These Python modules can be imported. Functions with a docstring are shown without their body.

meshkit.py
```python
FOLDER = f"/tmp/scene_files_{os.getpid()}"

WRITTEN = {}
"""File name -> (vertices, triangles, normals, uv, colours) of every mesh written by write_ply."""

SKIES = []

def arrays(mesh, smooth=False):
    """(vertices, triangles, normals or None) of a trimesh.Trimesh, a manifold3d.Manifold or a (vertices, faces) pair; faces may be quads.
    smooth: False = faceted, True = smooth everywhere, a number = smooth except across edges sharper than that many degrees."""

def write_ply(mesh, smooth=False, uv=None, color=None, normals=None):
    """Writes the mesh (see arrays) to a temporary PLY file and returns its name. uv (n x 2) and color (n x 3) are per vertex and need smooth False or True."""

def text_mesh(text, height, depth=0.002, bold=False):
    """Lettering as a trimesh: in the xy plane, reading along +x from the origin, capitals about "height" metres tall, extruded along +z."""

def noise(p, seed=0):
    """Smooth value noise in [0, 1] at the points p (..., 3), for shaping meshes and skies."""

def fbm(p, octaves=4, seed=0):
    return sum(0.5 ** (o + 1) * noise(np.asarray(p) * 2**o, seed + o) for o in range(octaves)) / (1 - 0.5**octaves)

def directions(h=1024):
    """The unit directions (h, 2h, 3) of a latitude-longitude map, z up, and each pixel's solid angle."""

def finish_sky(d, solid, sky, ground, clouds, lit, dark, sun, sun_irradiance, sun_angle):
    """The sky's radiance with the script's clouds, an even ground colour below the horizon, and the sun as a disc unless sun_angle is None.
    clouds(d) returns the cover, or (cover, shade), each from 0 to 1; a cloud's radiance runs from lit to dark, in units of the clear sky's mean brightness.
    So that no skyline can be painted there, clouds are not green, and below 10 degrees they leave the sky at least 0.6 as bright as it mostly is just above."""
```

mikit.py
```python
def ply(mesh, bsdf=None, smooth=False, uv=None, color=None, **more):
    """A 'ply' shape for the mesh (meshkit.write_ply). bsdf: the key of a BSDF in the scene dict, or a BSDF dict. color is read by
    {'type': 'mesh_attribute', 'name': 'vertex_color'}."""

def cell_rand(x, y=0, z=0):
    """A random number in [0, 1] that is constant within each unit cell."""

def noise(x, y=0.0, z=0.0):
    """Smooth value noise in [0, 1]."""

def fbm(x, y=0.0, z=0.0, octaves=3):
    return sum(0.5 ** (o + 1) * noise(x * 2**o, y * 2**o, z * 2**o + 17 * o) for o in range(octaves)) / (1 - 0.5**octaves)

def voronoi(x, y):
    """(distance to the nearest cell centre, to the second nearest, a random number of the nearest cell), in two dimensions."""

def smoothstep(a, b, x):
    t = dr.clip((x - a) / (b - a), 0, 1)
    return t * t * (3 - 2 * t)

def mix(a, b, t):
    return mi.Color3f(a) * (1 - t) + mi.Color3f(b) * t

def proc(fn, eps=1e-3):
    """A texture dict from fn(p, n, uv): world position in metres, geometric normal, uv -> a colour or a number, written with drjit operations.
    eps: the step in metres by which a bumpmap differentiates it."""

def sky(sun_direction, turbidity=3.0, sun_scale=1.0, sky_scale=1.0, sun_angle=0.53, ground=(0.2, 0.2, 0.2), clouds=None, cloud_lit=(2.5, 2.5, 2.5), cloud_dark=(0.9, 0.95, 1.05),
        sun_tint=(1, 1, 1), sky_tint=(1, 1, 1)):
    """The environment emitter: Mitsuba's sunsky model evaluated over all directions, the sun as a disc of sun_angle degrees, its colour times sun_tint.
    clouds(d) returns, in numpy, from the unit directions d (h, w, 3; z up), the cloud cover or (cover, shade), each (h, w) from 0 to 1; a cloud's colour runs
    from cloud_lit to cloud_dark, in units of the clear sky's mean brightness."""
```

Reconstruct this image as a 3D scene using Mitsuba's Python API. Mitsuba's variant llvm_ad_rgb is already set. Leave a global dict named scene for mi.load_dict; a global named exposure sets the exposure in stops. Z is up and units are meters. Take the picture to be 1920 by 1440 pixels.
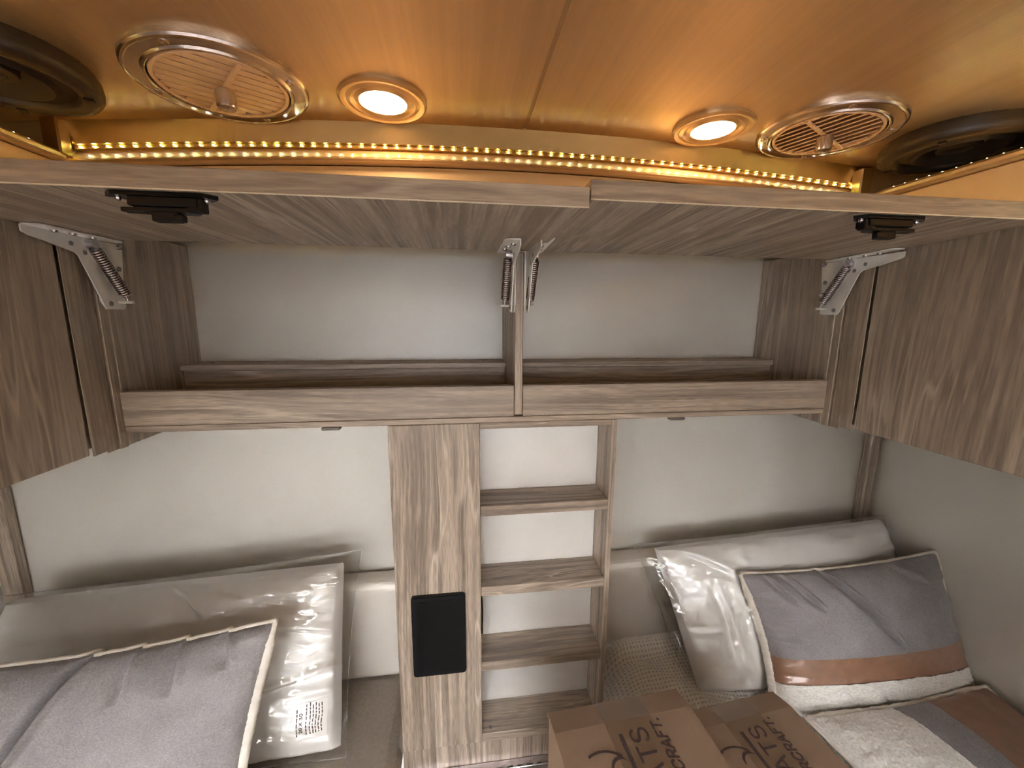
import math, numpy as np, trimesh, drjit as dr, mitsuba as mi, mikit, meshkit
from mikit import noise, fbm, smoothstep, mix, cell_rand, proc
from shapely.geometry import Polygon, Point, LineString, box as sbox
from shapely import affinity

T = mi.ScalarTransform4f
scene, labels = {"type": "scene"}, {}
CZ = 1.5                       # height of the camera above the floor; shapes below are given relative to the camera

# ---------------------------------------------------------------- camera, sky, exposure
YAW, PITCH, ROLL = math.radians(7.4391), math.radians(9.5659), math.radians(-0.3371)
cy_, sy_, cp_, sp_, cr_, sr_ = math.cos(YAW), math.sin(YAW), math.cos(PITCH), math.sin(PITCH), math.cos(ROLL), math.sin(ROLL)
FWD = np.array([sy_ * cp_, cy_ * cp_, -sp_])
RGT = np.array([cy_, -sy_, 0.0])
DWN = np.cross(FWD, RGT)
UP = -(-sr_ * RGT + cr_ * DWN)
scene["camera"] = {"type": "perspective", "fov": 2 * math.degrees(math.atan(960 / 740)), "fov_axis": "x", "near_clip": 0.01, "far_clip": 100.0,
                   "to_world": T().look_at(origin=[0, 0, CZ], target=[FWD[0], FWD[1], CZ + FWD[2]], up=UP.tolist())}
exposure = 0.30
scene["sky"] = mikit.sky((0.3, -0.4, 0.85), turbidity=4.0, sun_scale=0.0, sky_scale=150.0, ground=(0.3, 0.3, 0.3),
                         clouds=lambda d: np.ones(d.shape[:2]), cloud_lit=(2.2, 2.3, 2.47), cloud_dark=(1.15, 1.25, 1.35))
LAMP = (41.0, 26.0, 12.0)
LED = (420.0, 235.0, 62.0)

# ---------------------------------------------------------------- helpers
def num(base):
    if base not in scene and base not in labels and not any(k.startswith(base + "__") for k in scene):
        return base
    i = 1
    while f"{base}_{i:03d}" in scene or f"{base}_{i:03d}" in labels or any(k.startswith(f"{base}_{i:03d}__") for k in scene):
        i += 1
    return f"{base}_{i:03d}"

def tag(key, label=None, cat=None, group=None, kind=None):
    d = labels.setdefault(key, {})
    for k, v in (("label", label), ("category", cat), ("group", group), ("kind", kind)):
        if v: d[k] = v
    return key

def thing(name, label, cat, group=None):
    return tag(num(name), label, cat, group)

def shift(mesh):
    if isinstance(mesh, tuple):
        v = np.array(mesh[0], float); v[:, 2] += CZ
        return (v, mesh[1])
    m = mesh.copy(); m.apply_translation([0, 0, CZ]); return m

def obj(name, mesh, mat, parent=None, smooth=False, uv=None, label=None, **more):
    key = num(f"{parent}__{name}" if parent else name)
    scene[key] = mikit.ply(shift(mesh), mat, smooth=smooth, uv=uv, **more)
    if label: tag(key, label)
    return key

def struct(name, mesh, mat, label=None, smooth=False):
    key = obj(name, mesh, mat, smooth=smooth)
    return tag(key, label, kind="structure")

def bx(x0, x1, y0, y1, z0, z1, c=0.0012):
    c = min(c, 0.45 * min(abs(x1 - x0), abs(y1 - y0), abs(z1 - z0)))
    P = []
    for x, sx in ((x0, 1), (x1, -1)):
        for y, sy in ((y0, 1), (y1, -1)):
            for z, sz in ((z0, 1), (z1, -1)):
                P += [[x, y + sy * c, z + sz * c], [x + sx * c, y, z + sz * c], [x + sx * c, y + sy * c, z]]
    return trimesh.convex.convex_hull(np.array(P))

def cat(ms): return trimesh.util.concatenate(ms)

def rot(m, axis, deg, at):
    m = m.copy(); m.apply_transform(trimesh.transformations.rotation_matrix(math.radians(deg), axis, at)); return m

def mv(m, d):
    m = m.copy(); m.apply_translation(d); return m

def cyl(p0, p1, r, n=20, r1=None):
    p0, p1 = np.array(p0, float), np.array(p1, float)
    return tube([p0, p1], [r, r if r1 is None else r1], n, caps=True)

def tube(P, R, n=8, caps=True):
    P = np.array(P, float); R = np.broadcast_to(np.array(R, float), (len(P),))
    t = np.gradient(P, axis=0); t /= np.linalg.norm(t, axis=1, keepdims=True) + 1e-12
    a = np.zeros_like(P)
    ref = np.array([0, 0, 1.0]) if abs(t[0][2]) < 0.9 else np.array([1.0, 0, 0])
    for i in range(len(P)):
        v = np.cross(t[i], ref); v /= np.linalg.norm(v); a[i] = v; ref = np.cross(v, t[i])
    b = np.cross(t, a)
    g = np.arange(n) * 2 * np.pi / n
    V = (P[:, None] + R[:, None, None] * (np.cos(g)[None, :, None] * a[:, None] + np.sin(g)[None, :, None] * b[:, None])).reshape(-1, 3)
    F = []
    for i in range(len(P) - 1):
        for j in range(n):
            k = (j + 1) % n
            F += [[i * n + j, i * n + k, (i + 1) * n + k], [i * n + j, (i + 1) * n + k, (i + 1) * n + j]]
    if caps:
        V = np.vstack([V, P[0], P[-1]]); c0, c1 = len(V) - 2, len(V) - 1
        for j in range(n):
            k = (j + 1) % n
            F += [[c0, k, j], [c1, (len(P) - 1) * n + j, (len(P) - 1) * n + k]]
    m = trimesh.Trimesh(V, np.array(F), process=False)
    m.fix_normals(); return m

def lathe(prof, at, n=72, down=True):
    """Profile (radius, drop below the ceiling point 'at') turned about the vertical axis."""
    prof = np.array(prof, float); g = np.arange(n) * 2 * np.pi / n
    V = []
    for r, h in prof:
        V.append(np.stack([at[0] + r * np.cos(g), at[1] + r * np.sin(g), np.full(n, at[2] - h)], 1))
    V = np.vstack(V); F = []
    for i in range(len(prof) - 1):
        for j in range(n):
            k = (j + 1) % n
            F += [[i * n + j, i * n + k, (i + 1) * n + k], [i * n + j, (i + 1) * n + k, (i + 1) * n + j]]
    m = trimesh.Trimesh(V, np.array(F), process=False)
    if (m.face_normals[:, 2] * m.area_faces).sum() > 0: m.invert()
    return m

def disc(at, r, n=48):
    g = np.arange(n) * 2 * np.pi / n
    V = np.vstack([np.stack([at[0] + r * np.cos(g), at[1] + r * np.sin(g), np.full(n, at[2])], 1), [at]])
    F = [[(j + 1) % n, j, n] for j in range(n)]     # facing down
    return trimesh.Trimesh(V, np.array(F), process=False)

def extrude(poly, th):
    return trimesh.creation.extrude_polygon(poly, th, engine="earcut")

def yz_plate(pts, x0, th, holes=()):
    """A flat plate in the y-z plane at x0..x0+th."""
    p = Polygon(pts)
    for (y, z, r) in holes: p = p.difference(Point(y, z).buffer(r, 8))
    m = extrude(p, th); v = m.vertices.copy()
    m.vertices = np.stack([x0 + v[:, 2], v[:, 0], v[:, 1]], 1); m.fix_normals(); return m

def grid_mesh(P):
    """(rows, cols, 3) -> (verts, faces)"""
    r, c = P.shape[:2]
    i, j = np.meshgrid(np.arange(r - 1), np.arange(c - 1), indexing="ij")
    q = np.stack([i * c + j, (i + 1) * c + j, (i + 1) * c + j + 1, i * c + j + 1], -1).reshape(-1, 4)
    return P.reshape(-1, 3), np.vstack([q[:, [0, 1, 2]], q[:, [0, 2, 3]]])

def ss(a, b, x):
    t = np.clip((x - a) / (b - a), 0, 1); return t * t * (3 - 2 * t)

# ---------------------------------------------------------------- materials
def two(b): return {"type": "twosided", "bsdf": b}
def rgb(*c): return {"type": "rgb", "value": list(c)}
def prin(col, rough=0.5, **k):
    return two({"type": "principled", "base_color": col if isinstance(col, dict) else rgb(*col), "roughness": rough, **k})
def bump(b, fn, scale, eps=1e-3):
    return {"type": "bumpmap", "arbitrary": proc(fn, eps), "scale": scale, "bsdf": b}

def wood_fn(ax, gain=1.0, seed=0.0):
    def f(p, n, uv):
        c = [p.x, p.y, p.z]
        a = c[ax]; s, t = [c[i] for i in range(3) if i != ax]
        w = fbm(a * 2.4 + seed, s * 6.0, t * 6.0, 3) - 0.5
        s2, t2 = s + w * 0.038, t + w * 0.038
        big = noise(s2 * 24.0 + seed * 3, t2 * 24.0, a * 0.9)
        mid = noise(s2 * 145.0, t2 * 145.0 + seed, a * 1.8 + 3.0)
        fine = noise(s2 * 380.0, t2 * 380.0, a * 5.0)
        pore = noise(s * 1100.0, t * 1100.0, a * 60.0)
        k = 0.22 * big + 0.40 * mid + 0.38 * fine
        col = mix((0.165, 0.122, 0.088), (0.365, 0.290, 0.222), smoothstep(0.24, 0.76, k))
        line = noise(s2 * 95.0 + 40.0, t2 * 95.0 + 9.0, a * 1.1 + seed)
        line = smoothstep(0.045, 0.0, dr.abs(line - 0.5)) * smoothstep(0.35, 0.65, big)
        col = mix(col, (0.50, 0.42, 0.335), line * 0.7)
        return col * (0.80 + 0.36 * pore) * gain
    return f
for i, nm in enumerate(("x", "y", "z")):
    scene["mat_wood_" + nm] = two({"type": "principled", "base_color": proc(wood_fn(i)), "roughness": 0.48, "specular": 0.4})
scene["mat_wood_plain"] = prin((0.42, 0.34, 0.25), 0.5)
scene["mat_band"] = prin((0.62, 0.56, 0.47), 0.4)

def brushed(p, n, uv):
    s = fbm(p.x * 70.0, p.y * 0.9, 0.0, 3)
    t = noise(p.x * 600.0, p.y * 6.0)
    return mi.Color3f(0.62, 0.475, 0.32) * (0.88 + 0.16 * s + 0.06 * t)
scene["mat_ceiling"] = two({"type": "principled", "base_color": proc(brushed), "metallic": 0.7, "roughness": 0.32})
scene["mat_seam"] = prin((0.45, 0.33, 0.20), 0.5, metallic=0.5)
scene["mat_cove"] = prin((0.42, 0.27, 0.12), 0.32, metallic=0.92)
scene["mat_rail"] = prin((0.55, 0.40, 0.26), 0.35, metallic=0.6)
scene["mat_reflector"] = prin((0.84, 0.68, 0.36), 0.42, metallic=0.3)
scene["mat_fascia"] = prin((0.62, 0.47, 0.31), 0.4)
scene["mat_tape_amber"] = prin((0.30, 0.15, 0.04), 0.5)

def wallc(p, n, uv):
    return mi.Color3f(0.655, 0.63, 0.575) * (0.965 + 0.05 * noise(p.x * 700.0, p.y * 700.0, p.z * 700.0))
scene["mat_wall"] = two({"type": "principled", "base_color": proc(wallc), "roughness": 0.42, "specular": 0.45})
scene["mat_niche"] = prin((0.72, 0.71, 0.69), 0.38)
scene["mat_white_metal"] = prin((0.86, 0.86, 0.84), 0.35)
scene["mat_rivet"] = prin((0.12, 0.12, 0.12), 0.4)
scene["mat_steel"] = two({"type": "roughconductor", "material": "Cr", "alpha": 0.12})
scene["mat_spring"] = two({"type": "roughconductor", "material": "Cr", "alpha": 0.14, "specular_reflectance": rgb(0.8, 0.74, 0.68)})
scene["mat_chrome"] = two({"type": "roughconductor", "material": "Cr", "alpha": 0.05})
scene["mat_black"] = prin((0.004, 0.004, 0.004), 0.38, specular=0.10)
scene["mat_black_gloss"] = prin((0.003, 0.003, 0.003), 0.10, specular=0.18)
scene["mat_speaker"] = prin((0.014, 0.011, 0.008), 0.40, specular=0.4)
scene["mat_speaker_cone"] = prin((0.010, 0.008, 0.006), 0.65, specular=0.25)
scene["mat_vent"] = prin((0.72, 0.58, 0.47), 0.5)
scene["mat_bezel"] = prin((0.62, 0.47, 0.33), 0.3, metallic=0.8)
scene["mat_lens"] = prin((0.9, 0.9, 0.88), 0.4)
scene["mat_vinyl"] = prin((0.60, 0.55, 0.475), 0.45)

def matt(p, n, uv):
    return mi.Color3f(0.215, 0.178, 0.140) * (0.86 + 0.28 * fbm(p.x * 260.0, p.y * 260.0, p.z * 260.0, 2))
scene["mat_mattress"] = two({"type": "principled", "base_color": proc(matt), "roughness": 0.85})
def weave(p, n, uv):
    gx, gy = dr.abs(p.x / 0.0082 - dr.floor(p.x / 0.0082) - 0.5) * 2, dr.abs(p.y / 0.0076 - dr.floor(p.y / 0.0076) - 0.5) * 2
    g = smoothstep(0.35, 0.75, dr.minimum(gx, gy) + 0.35 * (noise(p.x * 500.0, p.y * 500.0) - 0.5))
    return mix((0.84, 0.82, 0.78), (0.56, 0.55, 0.53), g)
scene["mat_blanket"] = two({"type": "principled", "base_color": proc(weave), "roughness": 0.9})
scene["mat_pillow"] = prin((0.75, 0.745, 0.74), 0.55, sheen=0.3)
scene["mat_film_edge"] = {"type": "dielectric", "int_ior": 1.45}
scene["mat_film"] = {"type": "thindielectric", "int_ior": 1.5}

def velvet(p, n, uv):
    a = noise(p.x * 900.0, p.y * 900.0, p.z * 900.0); b = fbm(p.x * 22.0, p.y * 22.0, p.z * 22.0, 3)
    return mi.Color3f(0.215, 0.200, 0.198) * (0.55 + 0.5 * a + 0.40 * b)
scene["mat_velvet"] = two({"type": "principled", "base_color": proc(velvet), "roughness": 0.9, "sheen": 0.8, "sheen_tint": 0.2})
def leather(p, n, uv):
    return mi.Color3f(0.235, 0.122, 0.072) * (0.85 + 0.3 * fbm(p.x * 60.0, p.y * 60.0, p.z * 60.0, 3))
scene["mat_leather"] = two({"type": "principled", "base_color": proc(leather), "roughness": 0.33, "specular": 0.6})
def bouc(p, n, uv):
    a = noise(p.x * 420.0, p.y * 420.0, p.z * 420.0)
    return mi.Color3f(0.76, 0.74, 0.70) * (0.86 + 0.18 * smoothstep(0.15, 0.7, a))
scene["mat_boucle"] = two({"type": "principled", "base_color": proc(bouc), "roughness": 0.95, "sheen": 0.3})
scene["mat_sherpa"] = prin((0.70, 0.65, 0.57), 0.95, sheen=0.3)

def card(p, n, uv):
    k = fbm(p.x * 9.0, p.y * 9.0, p.z * 9.0, 3); f = noise(p.x * 1400.0, p.y * 300.0, p.z * 1400.0)
    return mi.Color3f(0.205, 0.132, 0.083) * (0.88 + 0.16 * k + 0.10 * f)
scene["mat_card"] = two({"type": "principled", "base_color": proc(card), "roughness": 0.75})
scene["mat_tape"] = prin((0.150, 0.095, 0.057), 0.22)
scene["mat_ink"] = prin((0.022, 0.010, 0.008), 0.6)
scene["mat_paper"] = prin((0.80, 0.80, 0.80), 0.6)
scene["mat_floor"] = two({"type": "principled", "base_color": proc(wood_fn(1, 0.7, 4.0)), "roughness": 0.6})
scene["mat_carpet"] = prin((0.16, 0.14, 0.12), 0.95)
scene["mat_dark_trim"] = prin((0.10, 0.085, 0.07), 0.5)
scene["mat_glass"] = {"type": "thindielectric", "int_ior": 1.5}

# ---------------------------------------------------------------- sizes
FY, WY = 0.66, 0.861             # front plane of the rear cabinet, rear wall
XL, XR = -0.515, 0.694           # faces of the left and right wall cabinets
WL, WR = -0.935, 1.065           # left and right walls
DECK = -0.892
def zc(x): return 0.275 - 0.025 * ((np.asarray(x) - 0.10) / 0.6) ** 2

# ---------------------------------------------------------------- setting
YF = -3.2
struct("wall_back", bx(WL - .06, WR + .06, WY, WY + .05, -1.5, 0.42, 0), "mat_wall", "cream painted rear wall behind the overhead cabinet and the two beds")
def wall_with_windows(x0, x1, wins):
    parts = []
    ys = sorted({YF, WY} | {w[0] for w in wins} | {w[1] for w in wins})
    for a, b in zip(ys[:-1], ys[1:]):
        w = [w for w in wins if w[0] <= a and b <= w[1]]
        if w:
            parts += [bx(x0, x1, a, b, -1.5, w[0][2], 0), bx(x0, x1, a, b, w[0][3], 0.42, 0)]
        else:
            parts.append(bx(x0, x1, a, b, -1.5, 0.42, 0))
    return cat(parts)
WIN_L = [(-1.35, -0.85, -0.45, -0.05)]
struct("wall_left", wall_with_windows(WL - .05, WL, WIN_L), "mat_wall", "cream wall along the left bed")
struct("wall_right", wall_with_windows(WR, WR + .05, []), "mat_wall", "cream wall along the right bed, in shade")
WF = (-0.85, 0.50, -0.55, 0.17)
struct("wall_front", cat([bx(WL, WF[0], YF - .05, YF, -1.5, .42, 0), bx(WF[1], WR, YF - .05, YF, -1.5, .42, 0), bx(WF[0], WF[1], YF - .05, YF, -1.5, WF[2], 0), bx(WF[0], WF[1], YF - .05, YF, WF[3], .42, 0)]), "mat_wall", "wall at the far front of the cabin")
struct("wall_partition", bx(0.70, WR, -0.60, 0.08, -1.5, -0.20, 0), "mat_wood_z", "tall wardrobe side beside the foot of the right bed")
struct("wall_header", bx(WL, WR, -0.42, -0.36, 0.055, 0.30, 0), "mat_wall", "header of the opening to the bed area")
struct("floor", bx(WL, WR, YF, -0.5, -1.55, -1.5, 0), "mat_floor", "wooden cabin floor")
deck = struct("floor_deck", bx(WL, WR, -0.5, FY + .01, DECK - .61, DECK, 0), "mat_carpet", "raised deck between the two beds")
# windows
def window(n, frame_boxes, pane, lab):
    k = f"window_{n}"
    tag(k, lab, kind="structure")
    obj("frame", cat(frame_boxes), "mat_white_metal", k)
    obj("pane", pane, "mat_glass", k)
y0, y1, z0, z1 = WIN_L[0]
window(1, [bx(WL - .05, WL + .008, y0, y0 + .03, z0, z1), bx(WL - .05, WL + .008, y1 - .03, y1, z0, z1), bx(WL - .05, WL + .008, y0 + .03, y1 - .03, z0, z0 + .03), bx(WL - .05, WL + .008, y0 + .03, y1 - .03, z1 - .03, z1)],
       trimesh.Trimesh([[WL - .03, y0, z0], [WL - .03, y1, z0], [WL - .03, y1, z1], [WL - .03, y0, z1]], [[0, 1, 2], [0, 2, 3]], process=False), "window in the left wall ahead of the bed")
x0, x1, z0, z1 = WF
window(2, [bx(x0, x0 + .03, YF - .05, YF + .008, z0, z1), bx(x1 - .03, x1, YF - .05, YF + .008, z0, z1), bx(x0 + .03, x1 - .03, YF - .05, YF + .008, z0, z0 + .03), bx(x0 + .03, x1 - .03, YF - .05, YF + .008, z1 - .03, z1), bx(-.02, .02, YF - .05, YF + .008, z0, z1)],
       trimesh.Trimesh([[x0, YF - .03, z0], [x1, YF - .03, z0], [x1, YF - .03, z1], [x0, YF - .03, z1]], [[0, 1, 2], [0, 2, 3]], process=False), "wide window at the far front of the cabin")

# ceiling: two arched panels with a recessed seam between them
def ceil_panel(xa, xb, ya, yb, th=0.012, n=24, dz=0.0):
    xs = np.linspace(xa, xb, n)
    lo = np.stack([xs, zc(xs) + dz], 1); hi = lo[::-1] + [0, th]
    m = extrude(Polygon(np.vstack([lo, hi])), yb - ya); v = m.vertices.copy()
    m.vertices = np.stack([v[:, 0], ya + v[:, 2], v[:, 1]], 1); m.fix_normals(); return m
tag("ceiling", "arched champagne brushed metal ceiling with a seam down its middle", kind="structure")
SKY = (-0.70, 0.45, -1.35, -0.55)          # roof hatch over the aisle, ahead of the bed area
VENTS = ((-.2655, .5430, .0892), (.5150, .5450, .0862))
def holed(m):
    """Cuts the round openings of the two air vents."""
    import manifold3d as m3
    a = m3.Manifold(m3.Mesh(np.array(m.vertices, np.float32), np.array(m.faces, np.uint32)))
    for x, y, R in VENTS:
        a -= m3.Manifold.cylinder(.2, .0688 * R / .0915, .0688 * R / .0915, 48).translate([x, y, .2])
    q = a.to_mesh(); return trimesh.Trimesh(np.array(q.vert_properties[:, :3], float), np.array(q.tri_verts), process=False)
def ceil_with_hatch(xa, xb):
    h0, h1, g0, g1 = SKY
    ms = [ceil_panel(xa, xb, YF, g0, n=14), holed(ceil_panel(xa, xb, g1, 0.632, n=49))]
    if h0 > xa: ms.append(ceil_panel(xa, h0, g0, g1, n=10))
    if h1 < xb: ms.append(ceil_panel(h1, xb, g0, g1, n=10))
    return cat(ms)
obj("panel", ceil_with_hatch(WL, 0.0965), "mat_ceiling", "ceiling", smooth=30)
obj("panel", ceil_with_hatch(0.1015, WR), "mat_ceiling", "ceiling", smooth=30)
obj("seam", ceil_panel(0.0960, 0.1020, SKY[3], 0.632, .006, 3, .0018), "mat_seam", "ceiling", label="narrow recessed seam")
h0, h1, g0, g1 = SKY
obj("roof", cat([bx(WL - .05, WR + .05, YF - .05, g0, .40, .45, 0), bx(WL - .05, WR + .05, g1, WY + .05, .40, .45, 0), bx(WL - .05, h0, g0, g1, .40, .45, 0), bx(h1, WR + .05, g0, g1, .40, .45, 0)]), "mat_wall", "ceiling")
tag("window_3", "roof hatch window in the ceiling ahead of the bed area", kind="structure")
obj("frame", cat([bx(h0 - .02, h0, g0 - .02, g1 + .02, .235, .41, 0), bx(h1, h1 + .02, g0 - .02, g1 + .02, .235, .41, 0), bx(h0, h1, g0 - .02, g0, .235, .41, 0), bx(h0, h1, g1, g1 + .02, .235, .41, 0)]), "mat_white_metal", "window_3")
obj("pane", trimesh.Trimesh([[h0, g0, .42], [h1, g0, .42], [h1, g1, .42], [h0, g1, .42]], [[0, 1, 2], [0, 2, 3]], process=False), "mat_glass", "window_3")

def arch_strip(prof, xa, xb, n=40, closed=True, off=0.0):
    """A (y, z) profile carried along x, following the arch of the ceiling."""
    xs = np.linspace(xa, xb, n); prof = np.array(prof, float)
    P = np.array([[[x, y, z + zc(x) - 0.275] for (y, z) in (np.vstack([prof, prof[:1]]) if closed else prof)] for x in xs])
    v, f = grid_mesh(P)
    m = trimesh.Trimesh(v, f, process=False)
    return m
t3 = "trim_3"
tag(t3, "brushed metal cove strip where the ceiling meets the rear cabinet", kind="structure")
obj("cove", arch_strip([(.632, .278), (.642, .2505), (.656, .2505), (.656, .278)], XL - .012, XR - .008), "mat_cove", t3)
for xa, xb in ((WL, XL), (XR, WR)):
    obj("cove_end", bx(xa, xb, .634, .655, .15, .262, 0), "mat_fascia", t3)
obj("cove_post", bx(XL - .012, XL + .008, .622, .640, .205, .252, .002), "mat_cove", t3)
obj("cove_post", bx(XR - .030, XR - .008, .622, .640, .205, .248, .002), "mat_cove", t3)

# corner trims
struct("trim_1", bx(-.924, -.889, .838, WY, DECK, 0.3, .003), "mat_wood_z", "wood trim strip in the left rear corner")
struct("trim_2", bx(1.032, 1.060, .838, WY, DECK, 0.3, .003), "mat_wood_z", "wood trim strip in the right rear corner")

# ---------------------------------------------------------------- rear overhead cabinet
oc = thing("overhead_cabinet", "long wood-grain overhead cabinet on the rear wall with both flaps raised", "cabinet")
obj("side_panel", bx(XL - .014, XL, .664, WY, -.200, .130), "mat_wood_z", oc)
obj("side_panel", bx(XR, XR + .014, .664, WY, -.200, .130), "mat_wood_z", oc)
obj("divider", bx(.0905, .1045, FY, WY, -.1665, .1045), "mat_wood_z", oc)
obj("front_rail", bx(XL, .0900, FY, FY + .014, -.1692, -.1148, .0008), "mat_wood_x", oc)
obj("front_rail", bx(.1050, XR, FY, FY + .014, -.1692, -.1148, .0008), "mat_wood_x", oc)
obj("base_strip", bx(XL, XR, FY + .0003, FY + .02, -.1795, -.1697, .0008), "mat_wood_x", oc, label="pale strip under the rails")
obj("bottom_panel", bx(XL, XR, FY + .014, WY, -.1795, -.166), "mat_wood_x", oc)
obj("ledge", bx(XL, .0905, .797, WY, -.1015, -.0905, .0008), "mat_wood_x", oc)
obj("ledge", bx(.1045, XR, .797, WY, -.1015, -.0905, .0008), "mat_wood_x", oc)
obj("ledge_front", bx(XL, .0905, .803, .815, -.166, -.1015), "mat_wood_x", oc)
obj("ledge_front", bx(.1045, XR, .803, .815, -.166, -.1015), "mat_wood_x", oc)
for x, y in ((-.478, .83), (-.222, .84), (.047, .84), (.398, .85), (.66, .85)):
    obj("screw_cap", cyl([x, y, -.0906], [x, y, -.0895], .0032, 12), "mat_rivet", oc)
obj("top_panel", bx(XL, XR, FY + .012, WY, .185, .197), "mat_wood_x", oc)
def fascia_mesh():
    xs = np.linspace(XL, XR, 30); dz = zc(xs) - 0.275
    lo = np.stack([xs, np.full(30, .141)], 1); hi = np.stack([xs, .2255 + dz], 1)[::-1]
    m = extrude(Polygon(np.vstack([lo, hi])), .014); v = m.vertices.copy()
    m.vertices = np.stack([v[:, 0], FY + v[:, 2], v[:, 1]], 1); m.fix_normals(); return m
obj("fascia", fascia_mesh(), "mat_fascia", oc, label="tan board above the flaps")
for x in (-.214, .394):
    obj("strike_plate", cat([bx(x - .0145, x + .0145, FY - .001, FY + .012, -.1848, -.1795, .0012), ]), "mat_dark_trim", oc)

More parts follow.
